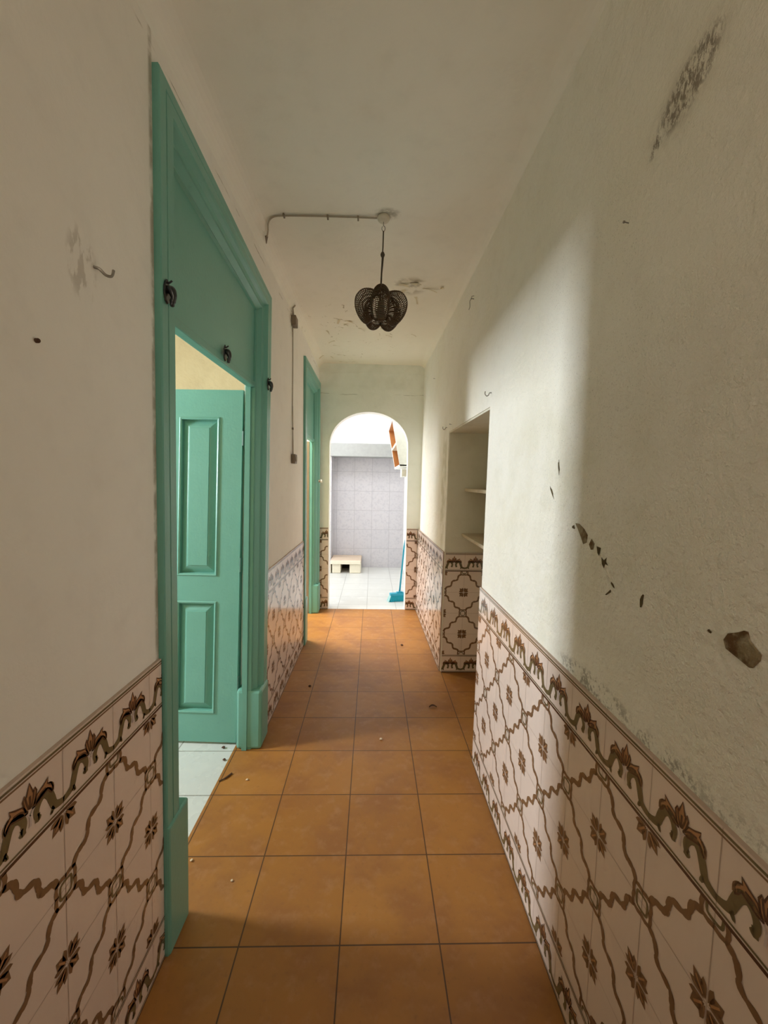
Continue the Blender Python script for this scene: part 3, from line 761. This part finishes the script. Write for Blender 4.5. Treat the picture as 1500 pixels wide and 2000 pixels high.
# ------------------------------------------------------------------ black coat hooks on the near door
def coat_hook(y, z, label, dx=0.0, sc=1.0):
    x, yy, _ = crooked((XL + .021 + dx, y, z)); h = empty('coat_hook', (x, yy, z), label=label, cat='hook', group='black coat hooks on the green door frame')
    b = MB()
    pl = [(0, .040), (.010, .030), (.018, .016), (.019, -.010), (.013, -.026), (0, -.034), (-.013, -.026), (-.019, -.010), (-.018, .016), (-.010, .030)]
    n = len(pl)
    b.add([(x + .001, yy + u * sc, z + v * sc) for u, v in pl] + [(x + .006, yy + u * .9 * sc, z + v * .94 * sc) for u, v in pl], [tuple(range(n))[::-1], tuple(range(n, 2 * n))] + [(i, (i + 1) % n, n + (i + 1) % n, n + i) for i in range(n)])
    b.build('back_plate', M['black_metal'], parent=h, bevel=.0015)
    b = MB(); b.tube(catmull([(x + .004, yy, z + .026 * sc), (x + .012, yy, z + .029 * sc), (x + .018, yy, z + .034 * sc)], 4), .0030, 8)
    b.build('upper_prong', M['black_metal'], parent=h, smooth=True)
    b = MB(); b.tube(catmull([(x + .005, yy, z + .012 * sc), (x + .016, yy, z + .006 * sc), (x + .022, yy, z - .012 * sc), (x + .018, yy, z - .028 * sc), (x + .016, yy, z - .040 * sc)], 4), [.009, .010, .011, .012, .012, .012, .011, .010, .009, .008, .008, .009, .008, .007, .0075, .006, .004], 8)
    b.build('lower_prong', M['black_metal'], parent=h, smooth=True)
coat_hook(1.240, 2.040, 'black coat hook on the near post of the turquoise door frame')
coat_hook(1.80, 2.045, 'black coat hook on the transom rail above the open door', -.050)
coat_hook(2.30, 2.035, 'black coat hook on the far post of the turquoise door frame')

# ------------------------------------------------------------------ recess shelves
def shelf(z, x0, y0, label):
    a = crooked((XR, NY1, z))[0] - XR
    b = MB(); b.box(x0 + a, NXB + .004, y0, NY1 - .014, z - .014, z + .010)
    o = b.build('shelf', M['shelf_wood'], loc=((x0 + NXB) / 2, (y0 + NY1) / 2, z), bevel=.004); tag(o, label, 'shelf', 'shelf boards in the recess')
shelf(1.445, .700, 2.20, 'upper pale wooden shelf board in the right-hand recess')
shelf(1.098, .690, 2.20, 'lower pale wooden shelf board in the recess just above tile dado')

# ------------------------------------------------------------------ hooks, nails and damage on the walls
def wall_r(y, z): return crooked((XR, y, z))[0]
def screw_hook(y, z, label, s=1.0, nail=False):
    x = wall_r(y, z); b = MB()
    if nail: b.tube([(x + .004, y, z), (x - .018 * s, y, z + .003)], .0024 * s, 6); b.lathe([(.005 * s, 0), (.005 * s, -.003)], (x - .017 * s, y, z + .003), 10, 0, 'x')
    else: b.tube(catmull([(x + .004, y, z), (x - .010 * s, y, z), (x - .016 * s, y - .003, z - .012 * s), (x - .026 * s, y - .004, z - .016 * s), (x - .034 * s, y - .004, z - .006 * s), (x - .033 * s, y - .004, z + .006 * s)], 4), .0026 * s, 6)
    o = b.build('wall_nail' if nail else 'wall_hook', M['steel'], loc=(x, y, z)); tag(o, label, 'nail' if nail else 'hook')
screw_hook(2.109, 1.950, 'small metal hook above the near top corner of the recess')
screw_hook(3.285, 1.926, 'small metal hook at the far top corner of the recess')
screw_hook(3.11, 1.926, 'short nail head just above the middle of recess top edge', .8, True)
screw_hook(3.965, 2.463, 'thin nail high on the right wall toward the arch', .8, True)
screw_hook(1.009, 2.114, 'lone nail on the right wall below the soot smear', .6, True)
x = wall_r(2.57, 2.6); b = MB(); b.tube([(x + .004, 2.57, 2.60), (x - .02, 2.57, 2.602)], .003, 6); b.tube(catmull([(x - .015, 2.57, 2.601), (x - .02, 2.59, 2.595), (x - .012, 2.62, 2.575), (x - .016, 2.63, 2.56)], 4), .0022, 5)
b.tube(catmull([(x - .015, 2.57, 2.601), (x - .018, 2.55, 2.606), (x - .010, 2.53, 2.60)], 4), .002, 5)
tag(b.build('wall_nail', M['steel'], loc=(x, 2.57, 2.60)), 'nail with bent wire high on right wall near the ceiling', 'nail')
x = wx(1.0, 1.97); b = MB(); b.tube(catmull([(x - .004, .994, 1.970), (x + .010, .996, 1.967), (x + .020, 1.004, 1.957), (x + .028, 1.013, 1.959), (x + .030, 1.017, 1.974)], 4), .0032, 6)
tag(b.build('wall_hook', M['steel'], loc=(x, .994, 1.970)), 'bent metal hook on the scuffed left wall before the near door', 'hook')
x = wx(.8, 1.74); b = MB(); b.lathe([(.0045, 0), (.0045, .006), (.003, .008)], (x - .001, .82, 1.751), 10, 0, 'x')
tag(b.build('wall_nail', M['soil'], loc=(x, .82, 1.751)), 'dark nail head alone on the lower left wall', 'nail')
WR = bpy.data.objects['wall_right']
def patch(name, pts, mat, label, depth=.0012, parent=WR):
    cy = sum(p[0] for p in pts) / len(pts); cz = sum(p[1] for p in pts) / len(pts); n = len(pts); b = MB()
    ring = [(wall_r(y, z) - .0006, y, z) for y, z in pts]; inner = [(wall_r(y, z) - depth, cy + (y - cy) * .93, cz + (z - cz) * .93) for y, z in pts]
    c = (wall_r(cy, cz) - depth * .9, cy, cz)
    b.add(ring + inner + [c], [(i, (i + 1) % n, n + (i + 1) % n, n + i) for i in range(n)] + [(n + i, n + (i + 1) % n, 2 * n) for i in range(n)])
    o = b.build(name, mat, parent=parent); o['label'] = label
def rough_ring(cy, cz, ry, rz, n, jit, seed, ang=0):
    rr = random.Random(seed); out = []
    for i in range(n):
        a = 2 * math.pi * i / n; k = 1 + rr.uniform(-jit, jit); u, v = ry * k * math.cos(a), rz * k * math.sin(a)
        out.append((cy + u * math.cos(ang) - v * math.sin(ang), cz + u * math.sin(ang) + v * math.cos(ang)))
    return out
patch('plaster_hole', [(.653, 1.249), (.646, 1.262), (.627, 1.271), (.618, 1.277), (.610, 1.278), (.605, 1.266), (.593, 1.257), (.585, 1.251), (.586, 1.242), (.597, 1.226), (.604, 1.224), (.625, 1.230), (.647, 1.236)], M['hole'], 'brown patch of exposed mortar', .003)
patch('plaster_crack', [(1.173, 1.389), (1.150, 1.390), (1.120, 1.378), (1.101, 1.364), (1.103, 1.343), (1.122, 1.336), (1.137, 1.354), (1.155, 1.372)], M['hole'], 'torn plaster sliver')
patch('plaster_crack', [(1.080, 1.357), (1.064, 1.346), (1.068, 1.330), (1.081, 1.327), (1.092, 1.340)], M['hole'], 'torn plaster sliver')
patch('plaster_crack', [(1.053, 1.341), (1.033, 1.340), (1.039, 1.318), (1.047, 1.324)], M['crack'], 'dark gap in the plaster')
patch('plaster_crack', [(1.028, 1.317), (1.016, 1.311), (1.004, 1.321), (1.006, 1.309), (.996, 1.302), (1.010, 1.303), (1.013, 1.291), (1.024, 1.300)], M['crack'], 'dark gap in the plaster')
for i, (y, z, ry, rz, a) in enumerate([(.862, 1.253, .005, .013, .2), (.972, 1.260, .010, .003, .5), (.985, 1.238, .014, .003, -.6), (.681, 1.252, .004, .003, 0), (1.30, 1.552, .004, .022, -.2), (1.34, 1.473, .004, .022, -.7), (1.182, 1.377, .008, .006, 0)]):
    patch('plaster_chip', rough_ring(y, z, ry, rz, 9, .35, 20 + i, a), M['crack'], 'small dark chip in the plaster')

# ------------------------------------------------------------------ things in the kitchen
bench = empty('low_bench', (-.43, 6.8, 0), label='low cream concrete bench by the far alcove wall', cat='bench')
b = MB(); b.box(-.655, -.16, 6.63, 7.125, .165, .215); b.build('bench_top', M['concrete_top'], parent=bench, bevel=.012)
b = MB(); b.box(-.655, -.165, 6.622, 6.64, .150, .208); b.build('front_edge', M['concrete'], parent=bench, bevel=.006)
for xa, xb in ((-.625, -.49), (-.345, -.165), (-.658, -.645)):
    b = MB(); b.box(xa, xb, 6.645, 7.10, 0.001, .165); b.build('leg', M['concrete'], parent=bench, bevel=.010)
b = MB(); b.box(-.64, -.345, 7.05, 7.10, .001, .16); b.build('back_panel', M['dark_gap'], parent=bench)  # dark sheet painting the shade in the opening between the legs

kc = empty('wall_cabinet', (.41, 5.8, 1.98), label='white open-fronted wall cabinet with orange-brown inside tilting in the kitchen', cat='cabinet')
YA, YB = 5.15, 6.35
def C(x, y, z):                                        # cabinet leans outwards at the top
    return (x - .186 * (z - 1.70) + .0, y, z)
def cbox(bb, x0, x1, y0, y1, z0, z1, m=0):
    P = [C(x, y, z) for z in (z0, z1) for x, y in ((x0, y0), (x1, y0), (x1, y1), (x0, y1))]
    bb.add(P, [(3, 2, 1, 0), (4, 5, 6, 7), (0, 1, 5, 4), (1, 2, 6, 5), (2, 3, 7, 6), (3, 0, 4, 7)], m)
FX, BX, ZA, ZB = .335, .545, 1.69, 2.27
b = MB(); cbox(b, FX, BX, YA, YA + .025, ZA, ZB); b.build('side_panel', M['white_paint'], parent=kc)
b = MB(); cbox(b, FX, BX, YB - .025, YB, ZA, ZB); b.build('side_panel', M['white_paint'], parent=kc)
b = MB(); cbox(b, FX, BX, YA, YB, ZA - .012, ZA + .016); b.build('bottom_panel', M['white_paint'], parent=kc)
b = MB(); cbox(b, FX, BX, YA, YB, ZB - .02, ZB + .005); b.build('top_panel', M['white_paint'], parent=kc)
b = MB(); cbox(b, FX + .17, BX, YA + .02, YB - .02, ZA + .01, ZB - .01); b.build('back_panel', M['cab_brown'], parent=kc)
b = MB(); cbox(b, FX + .005, FX + .18, YA + .02, YB - .02, 1.955, 1.985); b.build('shelf', M['flake'], parent=kc)
b = MB(); cbox(b, FX + .006, BX, YB - .031, YB - .024, ZA + .016, ZB - .02); cbox(b, FX + .006, BX, YA + .026, YB - .026, ZA + .016, ZA + .020); cbox(b, FX + .006, BX, YA + .026, YB - .026, ZB - .026, ZB - .02)
b.build('inner_lining', M['cab_brown'], parent=kc)
mb_ = empty('meter_box', (.5, 5.5, 1.62), label='small cream box on the kitchen wall under the white cabinet', cat='box')
b = MB(); b.box(.378, .549, 5.42, 5.62, 1.555, 1.668); b.build('box', M['white_paint'], parent=mb_, bevel=.006)
b = MB(); b.box(.386, .545, 5.414, 5.422, 1.568, 1.652); b.build('lid', M['cream_plastic'], parent=mb_, bevel=.003)

br = empty('broom', (.36, 5.12, 0), label='turquoise plastic broom leaning just inside the arch', cat='broom')
b = MB()
q = R(14)
def BP(u, v, z): return (.365 + u * math.cos(q) - v * math.sin(q), 5.13 + u * math.sin(q) * 1.0 + v * math.cos(q), z)
def bbox(bb, u0, u1, v0, v1, z0, z1, k=1.0, m=0):
    P = [BP(u, v, z0) for u, v in ((u0 * k, v0 * k), (u1 * k, v0 * k), (u1 * k, v1 * k), (u0 * k, v1 * k))] + [BP(u, v, z1) for u, v in ((u0, v0), (u1, v0), (u1, v1), (u0, v1))]
    bb.add(P, [(3, 2, 1, 0), (4, 5, 6, 7), (0, 1, 5, 4), (1, 2, 6, 5), (2, 3, 7, 6), (3, 0, 4, 7)], m)
bbox(b, -.125, .125, -.030, .030, .070, .105); bbox(b, -.04, .04, -.022, .022, .105, .118); b.build('head', M['blue'], parent=br, bevel=.008)
b = MB()
rr = random.Random(5)
for i in range(26):
    for j in range(6):
        u = -.118 + .236 * i / 25; v = -.024 + .048 * j / 5; s_ = 1.12 + rr.uniform(-.04, .04)
        b.tube([BP(u, v, .075), BP(u * s_, v * 1.5 + rr.uniform(-.004, .004), .001)], [.0052, .0048], 4)
b.build('bristles', M['bristle'], parent=br)
b = MB()
for j in range(8): b.tube([BP(-.120, -.024 + .048 * j / 7, .075), BP(-.150, -.034 + .068 * j / 7, .001)], [.006, .006], 4)
b.build('end_bristles', M['pale_bristle'], parent=br)
b = MB(); b.tube([BP(0, 0, .10), BP(.055, .02, .68), (.530, 5.19, 1.30)], [.011, .0105, .0105], 10); b.build('handle', M['blue'], parent=br, smooth=True)

# ------------------------------------------------------------------ litter on the floor
def crumb(name, x, y, r, mat, label, cat, seed, flat=.5, group=None):
    rr = random.Random(seed); b = MB(); n = 7
    rings = [(0.35, 0), (1, .35), (.85, .8), (.3, 1.0)]
    pts = [(x + r * k * (1 + rr.uniform(-.3, .3)) * math.cos(2 * math.pi * i / n), y + r * k * (1 + rr.uniform(-.3, .3)) * math.sin(2 * math.pi * i / n), .0006 + r * 2 * flat * h) for k, h in rings for i in range(n)]
    fc = [(a * n + i, a * n + (i + 1) % n, (a + 1) * n + (i + 1) % n, (a + 1) * n + i) for a in range(3) for i in range(n)] + [tuple(range(n))[::-1], tuple(3 * n + i for i in range(n))]
    b.add(pts, fc); tag(b.build(name, mat, loc=(x, y, 0)), label, cat, group)
b = MB(); lp = []
for i in range(9):
    t = i / 8; w = .011 * math.sin(math.pi * min(1, t * 1.05 + .02)) + .001
    for s_ in (-1, 0, 1): lp.append((.428 - .026 + .052 * t, 2.655 + w * s_ + .004 * math.sin(3 * t), .002 + .006 * abs(s_) + .007 * math.sin(math.pi * t)))
b.add(lp, [(3 * i + k, 3 * i + k + 1, 3 * i + k + 4, 3 * i + k + 3) for i in range(8) for k in (0, 1)])
tag(b.build('dry_leaf', M['leaf'], loc=(.428, 2.655, 0)), 'curled dark dry leaf on the floor by the recess', 'leaf')
b = MB(); b.tube(catmull([(-.735, 1.975, .004), (-.71, 1.995, .005), (-.69, 2.03, .004)], 4), [.003] * 4 + [.0045] * 5, 6)
tag(b.build('twig', M['soil'], loc=(-.71, 2.0, 0)), 'short dark twig at the white threshold of the near door', 'twig')
crumb('debris', -.43, 2.935, .010, M['soil'], 'dark speck of dirt on the floor by the left tile dado', 'debris', 1)
crumb('debris', .295, 3.70, .012, M['soil'], 'dark speck of dirt on the far floor near the arch', 'debris', 2)
crumb('debris', -.805, 2.235, .009, M['soil'], 'dark crumb on the white tiles beside the open leaf', 'debris', 3)
crumb('debris', -.765, 2.135, .008, M['soil'], 'dark crumb at the edge of white and orange tiles', 'debris', 6)
crumb('plaster_crumb', .075, 2.31, .009, M['crumb'], 'pale plaster crumb in the middle of the corridor floor', 'debris', 4)
crumb('plaster_crumb', -.60, 1.985, .006, M['crumb'], 'pale plaster crumb in front of the near doorway', 'debris', 5)
crumb('plaster_crumb', -.685, 1.545, .006, M['crumb'], 'pale plaster crumb beside the near door plinth', 'debris', 8)
crumb('plaster_crumb', -.50, 1.46, .005, M['crumb'], 'pale plaster crumb on the orange tiles near the viewer', 'debris', 9)
